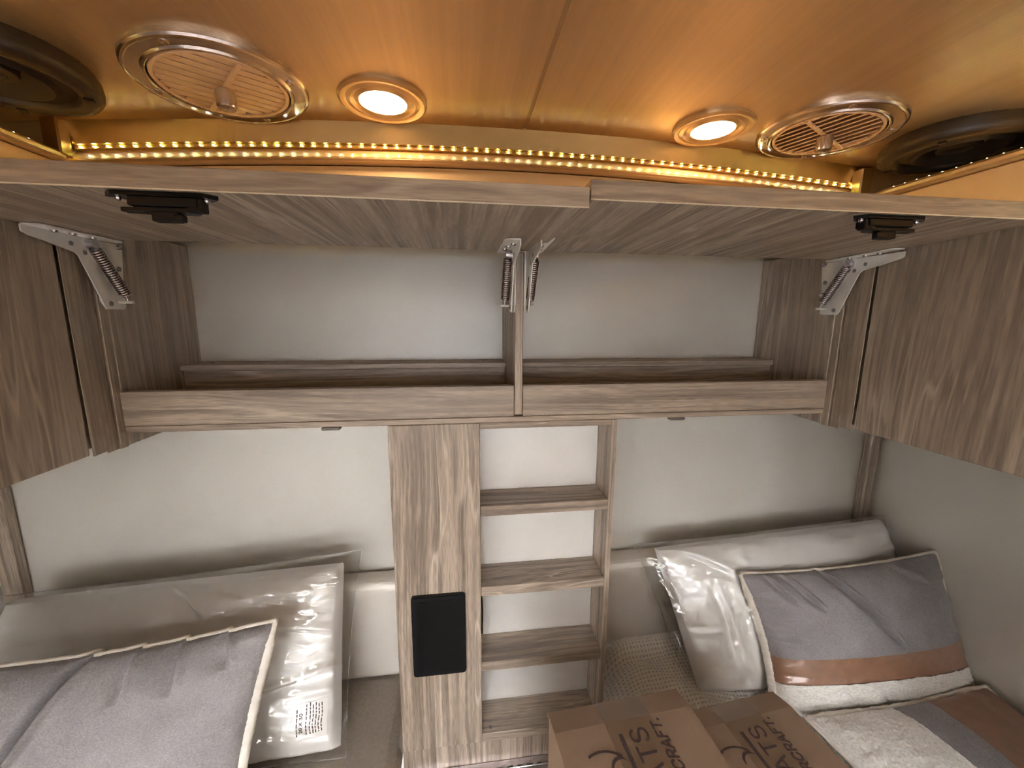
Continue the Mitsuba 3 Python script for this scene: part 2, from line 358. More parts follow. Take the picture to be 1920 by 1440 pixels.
def flap(xa, xb, yfront, lift, lx, mirror):
    """A raised flap, hinged at the back edge, with its edge bands and latch."""
    d = num(f"{oc}__flap")
    yb, z0, th = FY + .004, .107, .0195
    at = [0, yb, z0]
    def R(m): return rot(m, [1, 0, 0], -lift, at)
    tagk = d
    obj("board", R(bx(xa + .001, xb - .001, yfront + .001, yb, z0, z0 + th, .0006)), "mat_wood_y", d)
    obj("edge_band", R(bx(xa, xb, yfront, yfront + .001, z0 + .0006, z0 + th - .0002, .0003)), "mat_wood_x", d)
    obj("edge_line", R(bx(xa, xb, yfront - .0003, yfront + .0009, z0 - .0004, z0 + .0009, .0002)), "mat_band", d, label="thin pale edge line")
    obj("edge_band", R(bx(xa, xa + .001, yfront + .001, yb, z0, z0 + th, .0003)), "mat_wood_y", d)
    obj("edge_band", R(bx(xb - .001, xb, yfront + .001, yb, z0, z0 + th, .0003)), "mat_wood_y", d)
    # latch
    s = -1 if mirror else 1
    y = yfront + .014
    def B(a, b, y0, y1, z0_, z1_, c=.0008):
        xs = sorted((lx + s * a, lx + s * b)); return R(bx(xs[0], xs[1], y0, y1, z0_, z1_, c))
    plate = Polygon([(-.044, 0), (-.036, -.007), (.036, -.007), (.044, 0), (.036, .007), (-.036, .007)])
    m = extrude(plate.buffer(.0015), .0035); m.apply_translation([0, 0, z0 - .0038])
    v = m.vertices.copy(); m.vertices = np.stack([lx + s * v[:, 0], y + v[:, 1], v[:, 2]], 1); m.fix_normals()
    obj("latch_plate", R(m), "mat_black_gloss", d)
    obj("latch_body", cat([B(-.026, .030, y - .006, y + .012, .0955, .1035), B(.020, .034, y - .004, y + .006, .092, .1035)]), "mat_black", d)
    lev = Polygon([(-.034, -.004), (-.018, -.006), (.022, -.006), (.027, 0), (.022, .006), (-.018, .006), (-.034, .003)])
    m = extrude(lev.buffer(.0012), .0032); m.apply_translation([0, .004, .0915])
    v = m.vertices.copy(); m.vertices = np.stack([lx + s * v[:, 0], y + v[:, 1], v[:, 2]], 1); m.fix_normals()
    obj("latch_lever", R(m), "mat_black", d)
    obj("latch_hook", cat([B(-.011, .011, y - .001, y + .008, .0835, .0922), B(.008, .016, y - .003, y + .004, .0835, .0895)]), "mat_black", d)
    for q in (-.036, .036):
        obj("latch_screw", R(mv(trimesh.creation.icosphere(2, .0026), [lx + s * q, y, z0 - .0045])), "mat_chrome", d)
    return d
flap(XL + .003, .1278, .399, 0.0, -.262, False)
flap(.1302, XR - .003, .402, 1.9, .487, True)

# spring hinges
def coil(p0, p1, r, wire, turns):
    p0, p1 = np.array(p0, float), np.array(p1, float); t = p1 - p0; L = np.linalg.norm(t); t /= L
    a = np.cross(t, [1, 0, 0]); a /= np.linalg.norm(a); b = np.cross(t, a)
    n = turns * 12; u = np.linspace(0, 1, n + 1); g = u * turns * 2 * np.pi
    P = p0 + u[:, None] * L * t + r * (np.cos(g)[:, None] * a + np.sin(g)[:, None] * b)
    return tube(P, wire, 6)
def hinge(xf, s, lift, yoff):
    """xf: the panel face it is screwed to; s: +1 stands towards +x, -1 towards -x."""
    h = num(f"{oc}__hinge"); tag(h, "white steel flap hinge with a coil spring")
    def X(a): return xf + s * a
    def plate(pts, a, th, holes=()):
        xa, xb = sorted((X(a), X(a + th))); return yz_plate([(y + yoff, z) for y, z in pts], xa, xb - xa, [(y + yoff, z, r) for y, z, r in holes])
    obj("mount_plate", plate([(.652, .105), (.704, .105), (.6965, .045), (.6945, .011), (.690, .0085), (.660, .0085), (.652, .02)], .0004, .0016), "mat_white_metal", h)
    obj("arm", plate([(.554, .1048), (.554, .0965), (.561, .0935), (.617, .0825), (.6220, .079), (.650, .013), (.653, .0085), (.667, .0085), (.671, .014), (.652, .052), (.645, .066), (.654, .066), (.661, .076), (.659, .098), (.656, .1048)], .0065, .0018), "mat_white_metal", h)
    xa, xb = sorted((X(.0066), X(.024)))
    fl = Polygon([(.556, .0066), (.556, .023), (.562, .0285), (.668, .0295), (.676, .024), (.677, .015), (.672, .0095), (.656, .0066)])
    m = extrude(fl, .0016); v = m.vertices.copy(); m.vertices = np.stack([X(v[:, 1]), v[:, 0] + yoff, v[:, 2] + .1045], 1); m.fix_normals()
    m2 = rot(m, [1, 0, 0], -lift, [0, FY + .004, .107])
    obj("flange", m2, "mat_white_metal", h)
    for y, o in ((.588, .0130), (.607, .0178), (.632, .0206)):
        obj("screw", rot(cyl([X(o), y + yoff, .1047], [X(o), y + yoff, .1022], .0042, 14, .0030), [1, 0, 0], -lift, [0, FY + .004, .107]), "mat_steel", h, smooth=40)
    for y, z, r in ((.613, .0930, .0030), (.631, .0840, .0030), (.660, .0165, .0036)):
        obj("rivet", cyl([X(.0062), y + yoff, z], [X(.0093), y + yoff, z], r, 14), "mat_rivet", h, smooth=40)
    obj("rivet", cyl([X(.0015), .6915 + yoff, .0690], [X(.0032), .6915 + yoff, .0690], .0038, 14), "mat_rivet", h, smooth=40)
    for y, z in ((.697, .101), (.6935, .046)):
        obj("screw", cyl([X(.0018), y + yoff, z], [X(.0052), y + yoff, z], .0040, 14, .0032), "mat_steel", h, smooth=40)
    for a in (.0145,):
        p0, p1 = np.array([X(a), .6400 + yoff, .0905]), np.array([X(a), .6800 + yoff, .0305])
        obj("spring", coil(p0, p1, .0060, .00145, 21), "mat_spring", h, smooth=True)
        obj("spring_hook", tube([p1, p1 + [0, .0035, -.010]], .0013, 8), "mat_steel", h, smooth=40)
        obj("spring_hook", tube([p0, p0 + [0, -.003, .009]], .0016, 8), "mat_steel", h, smooth=40)
    xa, xb = sorted((X(.002), X(.0215)))
    obj("spring_pin", cyl([xa, .6835 + yoff, .0195], [xb, .6835 + yoff, .0195], .0024, 10), "mat_white_metal", h, smooth=40)
    obj("spring_seat", cyl([X(.0083), .638 + yoff, .0965], [X(.0185), .638 + yoff, .0965], .0060, 16), "mat_steel", h, smooth=40)
hinge(XL, 1, 0, 0)
hinge(.0905, -1, 0, 0)
hinge(.1045, 1, 1.9, 0)
hinge(XR, -1, 1.9, 0)

# ---------------------------------------------------------------- wall cabinets along the sides
def side_cabinet(X, s, lab, fascia_dz):
    """s: +1 when the room is on the +x side of its face."""
    k = thing("wall_cabinet", lab, "cabinet")
    W = WL if s > 0 else WR
    def XB(a, b): return sorted((X + s * a, X + s * b))
    a, b = XB(-.016, -.40 if s > 0 else -.36)
    obj("carcass", bx(a, b, -.45, .655, -.190, .190), "mat_wood_z", k)
    a, b = XB(-.016, 0)
    obj("door", bx(a, b, -.10, .5985, -.194, .118, .0014), "mat_wood_z", k)
    obj("door", bx(a, b, -.45, -.104, -.194, .118, .0014), "mat_wood_z", k)
    a, b = XB(-.0015, 0)
    obj("filler_strip", bx(a, b, .6030, .6280, -.197, .125, .0005), "mat_wood_z", k)
    a, b = XB(-.0045, -.0030)
    obj("filler_strip", bx(a, b, .6295, .6475, -.201, .125, .0005), "mat_wood_z", k)
    a, b = XB(-.014, 0)
    obj("filler_strip", bx(a, b, .6490, .6635, -.2015, .125, .0008), "mat_wood_z", k)
    a, b = XB(-.022, -.008)
    top = .2030 - .004
    obj("fascia", bx(a, b, -.45, .6597, .1302, top), "mat_fascia", k, label="tan board above the door")
    a, b = XB(-.022, -.0005)
    obj("door_ledge", bx(a, b, -.45, .6597, .1195, .1300, .0006), "mat_wood_y", k)
    prof = [(-.013, top + .0005), (.004, top + .0005), (.0065, top + .003), (.0065, top + .0075), (.003, top + .0105), (-.013, top + .0105)]
    m = extrude(Polygon(prof), 1.08); v = m.vertices.copy()
    m.vertices = np.stack([X + s * v[:, 0], -.45 + v[:, 2], v[:, 1]], 1); m.fix_normals()
    obj("light_rail", m, "mat_rail", k, label="rounded metal light rail")
    return k
side_cabinet(XL, 1, "wood-grain wall cabinet on the left side wall", 0)
side_cabinet(XR, -1, "wood-grain wall cabinet on the right side wall", 0)

# ---------------------------------------------------------------- ceiling light rail and LED strips
lr = thing("light_rail", "rounded bronze metal light rail under the rear LED strip", "light rail")
obj("bead", arch_strip([(.650, .2345), (.645, .2335), (.6425, .2318), (.642, .2298), (.6435, .228), (.647, .2268), (.662, .2268), (.662, .2345)], XL, XR), "mat_rail", lr, smooth=50)
obj("reflector", arch_strip([(.6545, .2462), (.6520, .2425), (.6500, .2385), (.6480, .2345), (.657, .2345), (.657, .2462)], XL, XR), "mat_reflector", lr, smooth=30)
ls = thing("led_strip", "amber LED strip with rows of tiny bright diodes along the rear cove", "LED strip")
obj("tape", arch_strip([(.6475, .2502), (.6475, .2462), (.655, .2462), (.655, .2502)], XL + .004, XR - .004), "mat_tape_amber", ls)
def leds(axis, a, b, n, place):
    ms = []
    for t in np.linspace(a, b, n): ms.append(place(t))
    return cat(ms)
m = leds(0, XL + .012, XR - .02, 72, lambda x: bx(x - .0005, x + .0005, .6445, .6474, .2474 + float(zc(x)) - .275, .2484 + float(zc(x)) - .275, 0))
k = obj("diodes", m, "mat_lens", ls, emitter={"type": "area", "radiance": rgb(*LED), "sampling_weight": 1.0}); tag(k, "row of tiny lit diodes", kind="stuff")
for X, s, lab in ((XR, -1, "glowing LED strip along the top of the right wall cabinet"), (XL, 1, "glowing LED strip along the top of the left wall cabinet")):
    l2 = thing("led_strip", lab, "LED strip")
    xa, xb = sorted((X - s * .004, X - s * .010))
    obj("tape", bx(xa, xb, -.40, .62, .2105, .2125, .0003), "mat_tape_amber", l2)
    m = cat([bx(X - s * .007 - .0005, X - s * .007 + .0005, y - .0005, y + .0005, .2126, .2138, 0) for y in np.linspace(-.38, .60, 60)])
    k = obj("diodes", m, "mat_lens", l2, emitter={"type": "area", "radiance": rgb(*[c * 0.12 for c in LED]), "sampling_weight": 0.7}); tag(k, "row of tiny lit diodes", kind="stuff")
    l3 = thing("led_strip", lab.replace("along the top of", "in the ledge above the door of"), "LED strip")
    xa, xb = sorted((X - s * .0010, X - s * .0070))
    obj("tape", bx(xa, xb, -.40, .60, .1302, .1316, .0003), "mat_tape_amber", l3)
    m = cat([bx(X - s * .0040 - .0009, X - s * .0040 + .0009, y - .0009, y + .0009, .1317, .1332, 0) for y in np.linspace(-.38, .58, 60)])
    k = obj("diodes", m, "mat_lens", l3, emitter={"type": "area", "radiance": rgb(*[c * (1.6 if s < 0 else 0.7) for c in LED]), "sampling_weight": 0.7}); tag(k, "row of tiny lit diodes", kind="stuff")

# ---------------------------------------------------------------- ceiling fittings
def downlight(x, y, lab):
    k = thing("downlight", lab, "ceiling light", "recessed downlights above the raised flaps")
    at = [x, y, float(zc(x))]
    obj("bezel", lathe([(.0545, -.003), (.0550, .0), (.0545, .003), (.0515, .0052), (.0475, .0050), (.0450, .0036), (.0425, .0042), (.0400, .0050), (.0375, .0040), (.0350, .0020), (.0315, .0035), (.0300, .0045), (.0292, .0040), (.0292, -.004)], at), "mat_bezel", k, smooth=35)
    m = lathe([(.0292, .0030), (.0200, .0040), (.0100, .0045), (.0005, .0047)], at, 48)
    obj("lens", m, "mat_lens", k, emitter={"type": "area", "radiance": rgb(*LAMP), "sampling_weight": 6.0})
downlight(-.093, .573, "lit round downlight left of the ceiling seam")
downlight(.364, .5775, "lit round downlight right of the ceiling seam")

def vent(x, y, R, ang, tilt, cross, lab):
    k = thing("ceiling_vent", lab, "air vent", "round chrome air vents in the ceiling")
    s = R / .092; at = np.array([x, y, float(zc(x))])
    slope = math.degrees(math.atan(-2 * .025 * (x - .10) / .36))
    def Rm(m): return rot(m, [0, 1, 0], -slope, at)
    obj("bezel", Rm(lathe([(r * s, h * s) for r, h in ((.0910, -.006), (.0915, .002), (.0912, .0048), (.0896, .0068), (.0875, .0076), (.0862, .0072), (.0858, .0066), (.0745, .0066), (.0738, .0074), (.0728, .0088), (.0712, .0092), (.0700, .0086), (.0696, .0060), (.0694, .0010))], at, 96)), "mat_chrome", k, smooth=28)
    obj("duct", Rm(lathe([(.0680 * s, .0030), (.0680 * s, -.085), (.0300 * s, -.092), (.0004, -.092)], at, 48)), "mat_vent", k, smooth=40, label="round duct behind the slats")
    obj("grille_ring", Rm(lathe([(r * s, h * s) for r, h in ((.0682, .002), (.0682, .0078), (.0674, .0088), (.0648, .0088), (.0640, .0082), (.0640, .002))], at, 72)), "mat_vent", k, smooth=40)
    n = 10
    for i in range(n):
        t = (i - (n - 1) / 2) / (n / 2) * .063 * s
        L = math.sqrt(max((.0645 * s) ** 2 - t * t, 1e-6))
        m = bx(-L, L, -.0056 * s, .0056 * s, -.0009, .0009, .0004)
        m = rot(m, [1, 0, 0], tilt, [0, 0, 0]); m = mv(m, [0, t, 0]); m = rot(m, [0, 0, 1], ang, [0, 0, 0])
        obj("slat", Rm(mv(m, at + [0, 0, -.0058 * s])), "mat_vent", k)
    m = rot(bx(-.0642 * s, .0642 * s, -.0025 * s, .0025 * s, -.0015, .0015, .0004), [0, 0, 1], cross, [0, 0, 0])
    obj("crossbar", Rm(mv(m, at + [0, 0, -.0090 * s])), "mat_vent", k)
    c = at + [0, 0, -.0115 * s]
    obj("knob", Rm(lathe([(r * s, h * s) for r, h in ((.001, .0), (.0105, .0), (.0105, .016), (.0098, .0182), (.0085, .0190), (.0006, .0194))], c, 40)), "mat_chrome", k, smooth=35)
    for q in range(4):
        g = math.radians(45 + 90 * q + ang); p = at + [.0800 * s * math.cos(g), .0800 * s * math.sin(g), -.0062 * s]
        obj("screw", Rm(lathe([(.0042, -.0008), (.0044, .0012), (.0030, .0018), (.0012, .0010), (.0003, .0004)], p, 16)), "mat_steel", k, smooth=40)
vent(*VENTS[0], 36, 2, 130, "round chrome air vent with closed slats beside the left speaker")
vent(*VENTS[1], -70, 24, 26, "round chrome air vent with open slats beside the right speaker")

def speaker(x, y, lab):
    k = thing("ceiling_speaker", lab, "speaker", "black round ceiling speakers")
    at = np.array([x, y, float(zc(x)) + .002])
    q = .755
    obj("rim", lathe([(q * a, b) for a, b in ((.108, -.004), (.112, .002), (.1135, .009), (.1130, .014), (.110, .0180), (.104, .0205), (.097, .0215), (.090, .0205), (.086, .0180), (.084, .012))], at, 96), "mat_speaker", k, smooth=40)
    obj("cone", lathe([(q * a, b) for a, b in ((.0850, .012), (.0800, .0135), (.0680, .0150), (.0640, .0190), (.0615, .0195), (.0590, .0180), (.0420, .004), (.0320, .001), (.0310, .0110), (.0290, .0135), (.0200, .0150), (.0170, .0120), (.0005, .0120))], at, 72), "mat_speaker_cone", k, smooth=40)
    for j in range(4):
        g = math.radians(25 + 90 * j)
        m = rot(bx(.069, .078, -.004, .004, -.0016, .0016, .0008), [0, 0, 1], math.degrees(g), [0, 0, 0])
        obj("clip", mv(m, at + [0, 0, -.0212]), "mat_black", k)
speaker(-.468, .506, "black round ceiling speaker at the left edge of the ceiling")
speaker(.702, .520, "black round ceiling speaker at the right edge of the ceiling")

# ---------------------------------------------------------------- step unit between the beds
su = thing("step_unit", "wood-grain tall unit with open steps between the two beds", "shelf unit")
obj("front_panel", bx(-.1235, .0305, FY, FY + .016, -.8365, -.1797, .001), "mat_wood_z", su)
obj("side_panel", bx(.0165, .0305, FY + .016, .730, -.8365, -.1797, .0008), "mat_wood_z", su)
obj("side_panel", bx(-.1235, -.1095, FY + .016, WY, -.8365, -.1797, .0008), "mat_wood_z", su)
obj("stile", bx(.2683, .2785, FY, .731, -.8365, -.1797, .0008), "mat_wood_z", su)
obj("side_panel", bx(.2685, .2785, .731, WY, -.8365, -.1797, .0008), "mat_wood_z", su)
obj("top_rail", bx(.0308, .2680, FY + .0005, FY + .016, -.1905, -.1797, .0008), "mat_wood_x", su)
obj("back_panel", bx(.0305, .2683, .7305, .740, -.8365, -.1797, 0), "mat_niche", su, label="white back panel")
for zt in (-.3333, -.4935, -.6550, -.8180):
    obj("step", bx(.0307, .2682, FY, .7303, zt - .0195, zt, .0010), "mat_wood_x", su)
obj("plinth", bx(-.1235, .2785, FY + .002, FY + .016, DECK, -.8370, .0008), "mat_wood_z", su)
obj("screw_cap", cyl([.048, .672, -.8182], [.048, .672, -.8172], .0035, 12), "mat_rivet", su)
tr = thing("threshold_trim", "slotted aluminium edge strip on the deck at the foot of the step unit", "edge trim")
obj("rail", bx(-.11, .27, FY - .016, FY + .0015, DECK, DECK + .004, .0012), "mat_steel", tr)
for i in range(18):
    obj("slot", bx(-.10 + i * .02, -.089 + i * .02, FY - .0145, FY - .0115, DECK + .0038, DECK + .0044, 0), "mat_black", tr)

def rrect(w, h, r): return sbox(-w / 2 + r, -h / 2 + r, w / 2 - r, h / 2 - r).buffer(r, 6)
def xz_slab(poly, cx, cz, yfront, th):
    m = extrude(poly, th); v = m.vertices.copy()
    m.vertices = np.stack([cx + v[:, 0], yfront + v[:, 2], cz + v[:, 1]], 1); m.fix_normals(); return m
cpn = thing("control_panel", "black glass touch control panel on the front of the step unit", "control panel")
pcx, pcz = -.0475, -.5820
obj("frame", cat([xz_slab(rrect(.0975, .1660, .006), pcx, pcz, FY - .0060, .0060), xz_slab(rrect(.0945, .1630, .006), pcx, pcz, FY - .0072, .0014)]), "mat_black", cpn)
obj("screen", xz_slab(rrect(.0800, .1480, .003), pcx, pcz, FY - .0076, .0010), "mat_black_gloss", cpn, label="dark glossy screen")
so = thing("power_socket", "black socket on the left inner side of the second step opening", "socket")
obj("plate", bx(.0305, .0340, .668, .722, -.600, -.535, .0010), "mat_black", so)
obj("insert", bx(.0335, .0352, .680, .710, -.585, -.550, .0006), "mat_black_gloss", so)

# ---------------------------------------------------------------- beds
def rounded_slab(x0, x1, y0, y1, z0, z1, r, nx=40, ny=40, puff=.0, seed=0, wob=0.0):
    """A cushion: a box with rounded edges and a slightly domed, uneven skin."""
    import manifold3d as m3
    pts = []
    s = m3.Manifold.sphere(r, 20)
    hs = [s.translate([x, y, z]) for x in (x0 + r, x1 - r) for y in (y0 + r, y1 - r) for z in (z0 + r, z1 - r)]
    m = m3.Manifold.batch_hull(hs).refine_to_length(.022)
    mm = m.to_mesh(); v = np.array(mm.vert_properties[:, :3], float); f = np.array(mm.tri_verts)
    u = np.clip((v[:, 0] - x0) / (x1 - x0), 0, 1); w = np.clip((v[:, 1] - y0) / (y1 - y0), 0, 1); q = np.clip((v[:, 2] - z0) / (z1 - z0), 0, 1)
    dome = (4 * u * (1 - u)) ** .5 * (4 * w * (1 - w)) ** .5
    v[:, 2] += puff * dome * q
    n = meshkit.fbm(v * 9 + seed, 3, seed) - .5
    v[:, 2] += wob * n * q; v[:, 0] += wob * .6 * (meshkit.fbm(v * 8 + 5, 2, seed + 3) - .5)
    return (v, f)
mt = thing("bed_mattress", "beige fabric bed mattress under the left pillows", "mattress")
obj("body", rounded_slab(WL + .01, -.1275, -.45, .845, DECK + .002, -.826, .034, puff=.006, seed=2, wob=.012), "mat_mattress", mt, smooth=True)
mt2 = thing("bed_mattress", "bed mattress under the right pillows, mostly hidden by the woven blanket", "mattress")
obj("body", rounded_slab(.312, WR - .01, -.45, .80, DECK + .002, -.838, .012, puff=.0, seed=5, wob=.0), "mat_mattress", mt2, smooth=True)
bc = thing("backrest_cushion", "smooth cream vinyl backrest cushion on the rear wall above the left bed", "cushion")
obj("body", rounded_slab(-.884, -.130, .803, .860, -.815, -.570, .022, seed=1, wob=.004), "mat_vinyl", bc, smooth=True)
bc2 = thing("backrest_cushion", "smooth cream vinyl backrest cushion on the rear wall above the right bed", "cushion")
obj("body", rounded_slab(.284, 1.045, .803, .860, -.812, -.560, .022, seed=4, wob=.004), "mat_vinyl", bc2, smooth=True)

# woven blanket on the right bed
def blanket_mesh():
    nx, ny = 300, 300
    xs, ys = np.linspace(.285, .80, nx), np.linspace(.485, .800, ny)
    Xg, Yg = np.meshgrid(xs, ys)
    z = -.800 + .036 * ss(.52, .79, Yg) + .010 * (meshkit.fbm(np.stack([Xg * 9, Yg * 9, Xg * 0], -1), 3, 3) - .5)
    z = z - .075 * ss(.400, .280, Xg) ** 1.6 - .028 * ss(.47, .62, Xg) * ss(.80, .66, Yg)
    z += .010 * np.exp(-((Yg - .778) / .018) ** 2) - .012 * np.exp(-((Yg - .745) / .014) ** 2) * ss(.5, .36, Xg)
    z += .005 * np.exp(-(((Xg - .42) * .8 + (Yg - .70)) / .02) ** 2)
    px, py = Xg / .0082 * 2 * np.pi, Yg / .0076 * 2 * np.pi
    z -= .0014 * np.minimum(np.cos(px), np.cos(py)) * (.7 + .6 * meshkit.noise(np.stack([Xg * 120, Yg * 120, Xg * 0], -1), 1))
    top = np.stack([Xg + .012 * ss(.30, .285, Xg) * 0, Yg, z], -1)
    bot = top.copy()[:, ::-1]; bot[..., 2] -= .008
    v1, f1 = grid_mesh(top); v2, f2 = grid_mesh(bot)
    sk = []
    c = nx; rim = [(0, j) for j in range(nx)] + [(i, nx - 1) for i in range(1, ny)] + [(ny - 1, j) for j in range(nx - 2, -1, -1)] + [(i, 0) for i in range(ny - 2, 0, -1)]
    ids = [i * c + j for i, j in rim]; off = len(v1); idb = [off + i * c + (nx - 1 - j) for i, j in rim]
    for a in range(len(ids)):
        b = (a + 1) % len(ids); sk += [[ids[a], idb[a], idb[b]], [ids[a], idb[b], ids[b]]]
    return np.vstack([v1, v2]), np.vstack([f1[:, ::-1], f2[:, ::-1] + off, np.array(sk)])
wb = thing("woven_blanket", "off-white waffle-weave blanket spread on the right bed", "blanket")
obj("cloth", blanket_mesh(), "mat_blanket", wb, smooth=60)

# ---------------------------------------------------------------- pillows
def pillow_surf(C, thick, back, nu, nv, pinch=(.03, .03), pw=.42, seed=0, wrinkle=.004, folds=(), edge_gather=0.0, wf=14, rc=0.0):
    """Front and back sheets of a stuffed cushion spanning the corners C = TL, TR, BR, BL. Returns (front grid, back grid, u, v)."""
    TL, TR, BR, BL = [np.array(c, float) for c in C]
    u = np.linspace(0, 1, nu); v = np.linspace(0, 1, nv)
    U, V = np.meshgrid(u, v)
    a, b = 2 * U - 1, 2 * V - 1                     # rc rounds the corners off
    U0, V0 = U, V
    U = .5 + .5 * a * np.sqrt(1 - rc * b * b / 2); V = .5 + .5 * b * np.sqrt(1 - rc * a * a / 2)
    U2 = U + pinch[0] * np.sin(np.pi * V) * (1 - 2 * U)
    V2 = V + pinch[1] * np.sin(np.pi * U) * (1 - 2 * V)
    W = lambda a: a[..., None]
    B = W((1 - U2) * (1 - V2)) * TL + W(U2 * (1 - V2)) * TR + W(U2 * V2) * BR + W((1 - U2) * V2) * BL
    N = np.cross(TR - TL, BL - TL); N /= np.linalg.norm(N)
    if N[1] > 0: N = -N
    U, V = U0, V0
    h = np.clip(16 * U * (1 - U) * V * (1 - V), 0, 1) ** pw
    w = meshkit.fbm(np.stack([U * wf, V * wf * .7, U * 0 + seed], -1), 4, seed) - .5
    h1 = thick * h + wrinkle * w * np.clip(h * 4, 0, 1)
    for (u0, v0), (u1, v1), wd, dp in folds:
        d = np.array([u1 - u0, v1 - v0]); L = np.hypot(*d); d /= L
        a = (U - u0) * d[0] + (V - v0) * d[1]; p = -(U - u0) * d[1] + (V - v0) * d[0]
        env = ss(-.15 * L, .12 * L, a) * ss(1.15 * L, .7 * L, a)
        w_ = np.where(p < 0, wd * .45, wd * 2.2)
        h1 += env * (-dp * np.exp(-(p / w_) ** 2) + .5 * dp * np.exp(-((p + 1.5 * wd) / (.9 * wd)) ** 2))
    if edge_gather:
        for k, (tt, dist) in enumerate(((U, V), (U, 1 - V), (V, U), (V, 1 - U))):
            r = meshkit.noise(np.stack([tt * 26 + k * 7, dist * 3, U * 0 + seed], -1), seed + k) - .5
            h1 += edge_gather * r * np.exp(-dist / .10) * ss(0, .02, dist)
    return B + W(h1) * N, B - W(back * h) * N, U, V, N

def closed_sheet(Pf, Pb):
    v1, f1 = grid_mesh(Pf); v2, f2 = grid_mesh(Pb)
    m = trimesh.Trimesh(np.vstack([v1, v2]), np.vstack([f1, f2[:, ::-1] + len(v1)]), process=False)
    m.merge_vertices(merge_norm=True, merge_tex=True)
    return m
def bed_pillow(C, thick, back, lab, seed, **kw):
    k = thing("bed_pillow", lab, "pillow")
    Pf, Pb, U, V, N = pillow_surf(C, thick, back, 110, 90, seed=seed, **kw)
    m = closed_sheet(Pf, Pb)
    if m.volume < 0: m.invert()
    obj("body", m, "mat_pillow", k, smooth=True)
    return k, (Pf, Pb, N)
def film_bag(C, thick, back, lab, seed, folds=(), wr=.011):
    k = thing("plastic_bag", lab, "plastic bag")
    Pf, Pb, U, V, N = pillow_surf(C, thick, back, 130, 110, pinch=(.012, .012), pw=.30, seed=seed, wrinkle=0, folds=folds)
    q = np.stack([U * 9, V * 7, U * 0 + seed], -1)
    w1 = np.abs(meshkit.fbm(q, 3, seed) - .5); w2 = np.abs(meshkit.fbm(q * np.array([2.2, 3.6, 1]) + 3, 3, seed + 4) - .5)
    w2 = w2 + .6 * np.abs(meshkit.noise(q * np.array([5.5, 3.0, 1]) + 9, seed + 6) - .5)
    e = np.clip(8 * np.minimum(np.minimum(U, 1 - U), np.minimum(V, 1 - V)), 0, 1)
    Pf = Pf + ((wr * (w1 * 1.6 + w2 * .9)) * (.25 + .75 * e))[..., None] * N
    v1, f1 = grid_mesh(Pf)
    v2, f2 = grid_mesh(Pb)
    obj("film", trimesh.Trimesh(np.vstack([v1, v2]), np.vstack([f1, f2[:, ::-1] + len(v1)]), process=False), "mat_film", k, smooth=True)
    rim = np.vstack([Pf[0], Pf[1:, -1], Pf[-1, -2::-1], Pf[-2:0:-1, 0]]); rim = np.vstack([rim, rim[:1]])
    obj("sealed_edge", tube(rim, .0009, 6, caps=False), "mat_film_edge", k, smooth=True, label="clear sealed edge")
    return k
LPC = [(-.850, .778, -.522), (-.234, .778, -.492), (-.222, .652, -.800), (-.865, .652, -.808)]
bp, LPG = bed_pillow(LPC, .072, .045, "white bed pillow in a clear bag leaning behind the grey cushion on the left bed", 3, pw=.30, rc=.14, pinch=(.02, .015), wrinkle=.014, wf=9, edge_gather=.012,
                     folds=(((.50, .02), (.62, .20), .012, .010), ((.80, .30), (.98, .36), .02, .010), ((.78, .62), (.99, .58), .02, .016)))
film_bag([(-.90, .790, -.528), (-.208, .780, -.474), (-.222, .640, -.806), (-.88, .640, -.812)], .086, .050, "clear plastic bag around the white pillow on the left bed", 5, folds=(((.86, .25), (.84, .62), .012, .006),))
RPC = [(.418, .780, -.512), (1.040, .787, -.482), (1.040, .664, -.790), (.486, .664, -.796)]
bp2, RPG = bed_pillow(RPC, .054, .040, "white bed pillow in a clear bag leaning in the right rear corner", 8, pw=.30, rc=.14, pinch=(.02, .02), wrinkle=.012, wf=8, edge_gather=.010, folds=(((.10, .06), (.24, .22), .02, .010), ((.16, .3), (.17, .8), .012, .006)))
film_bag([(.385, .790, -.513), (1.045, .792, -.480), (1.045, .650, -.80), (.476, .655, -.81)], .066, .044, "clear plastic bag around the white pillow on the right bed", 11, folds=(((.06, .2), (.14, .8), .012, .008),))

# printed care label on the left bed pillow
def on_pillow(G, u, v, lift):
    Pf, Pb, N = G; nv, nu = Pf.shape[:2]
    i, j = v * (nv - 1), u * (nu - 1); i0, j0 = int(min(i, nv - 2)), int(min(j, nu - 2)); a, b = i - i0, j - j0
    return (Pf[i0, j0] * (1 - a) * (1 - b) + Pf[i0 + 1, j0] * a * (1 - b) + Pf[i0, j0 + 1] * (1 - a) * b + Pf[i0 + 1, j0 + 1] * a * b) + lift * N

def care_label(k, G, u0, u1, v0, v1):
    n = 14
    P = np.array([[on_pillow(G, u, v, .0022) for u in np.linspace(u0, u1, n)] for v in np.linspace(v0, v1, n)])
    obj("care_label", grid_mesh(P), "mat_paper", k, smooth=True, label="white printed paper label")
    ms = []
    def put(m):                     # a runs up the label, b to the left, in a unit square
        q = m.vertices.copy()
        m.vertices = np.array([on_pillow(G, u1 - (u1 - u0) * b, v1 - (v1 - v0) * a, .0027 + .2 * max(c, 0)) for a, b, c in q]); ms.append(m)
    t = meshkit.text_mesh("20 X 30", .105, .0005, bold=True); t.apply_translation([.22, .76, 0]); put(t.subdivide())
    rng = np.random.default_rng(4)
    for b in (.16, .25, .34, .43, .52, .64, .94):
        a = .16
        while a < .9:
            w = rng.uniform(.03, .11); put(trimesh.creation.box([w, .035, .0005]).apply_translation([a + w / 2, b, .0003])); a += w + .035
    obj("print", cat(ms), "mat_ink", k, label="small dark print on the label")
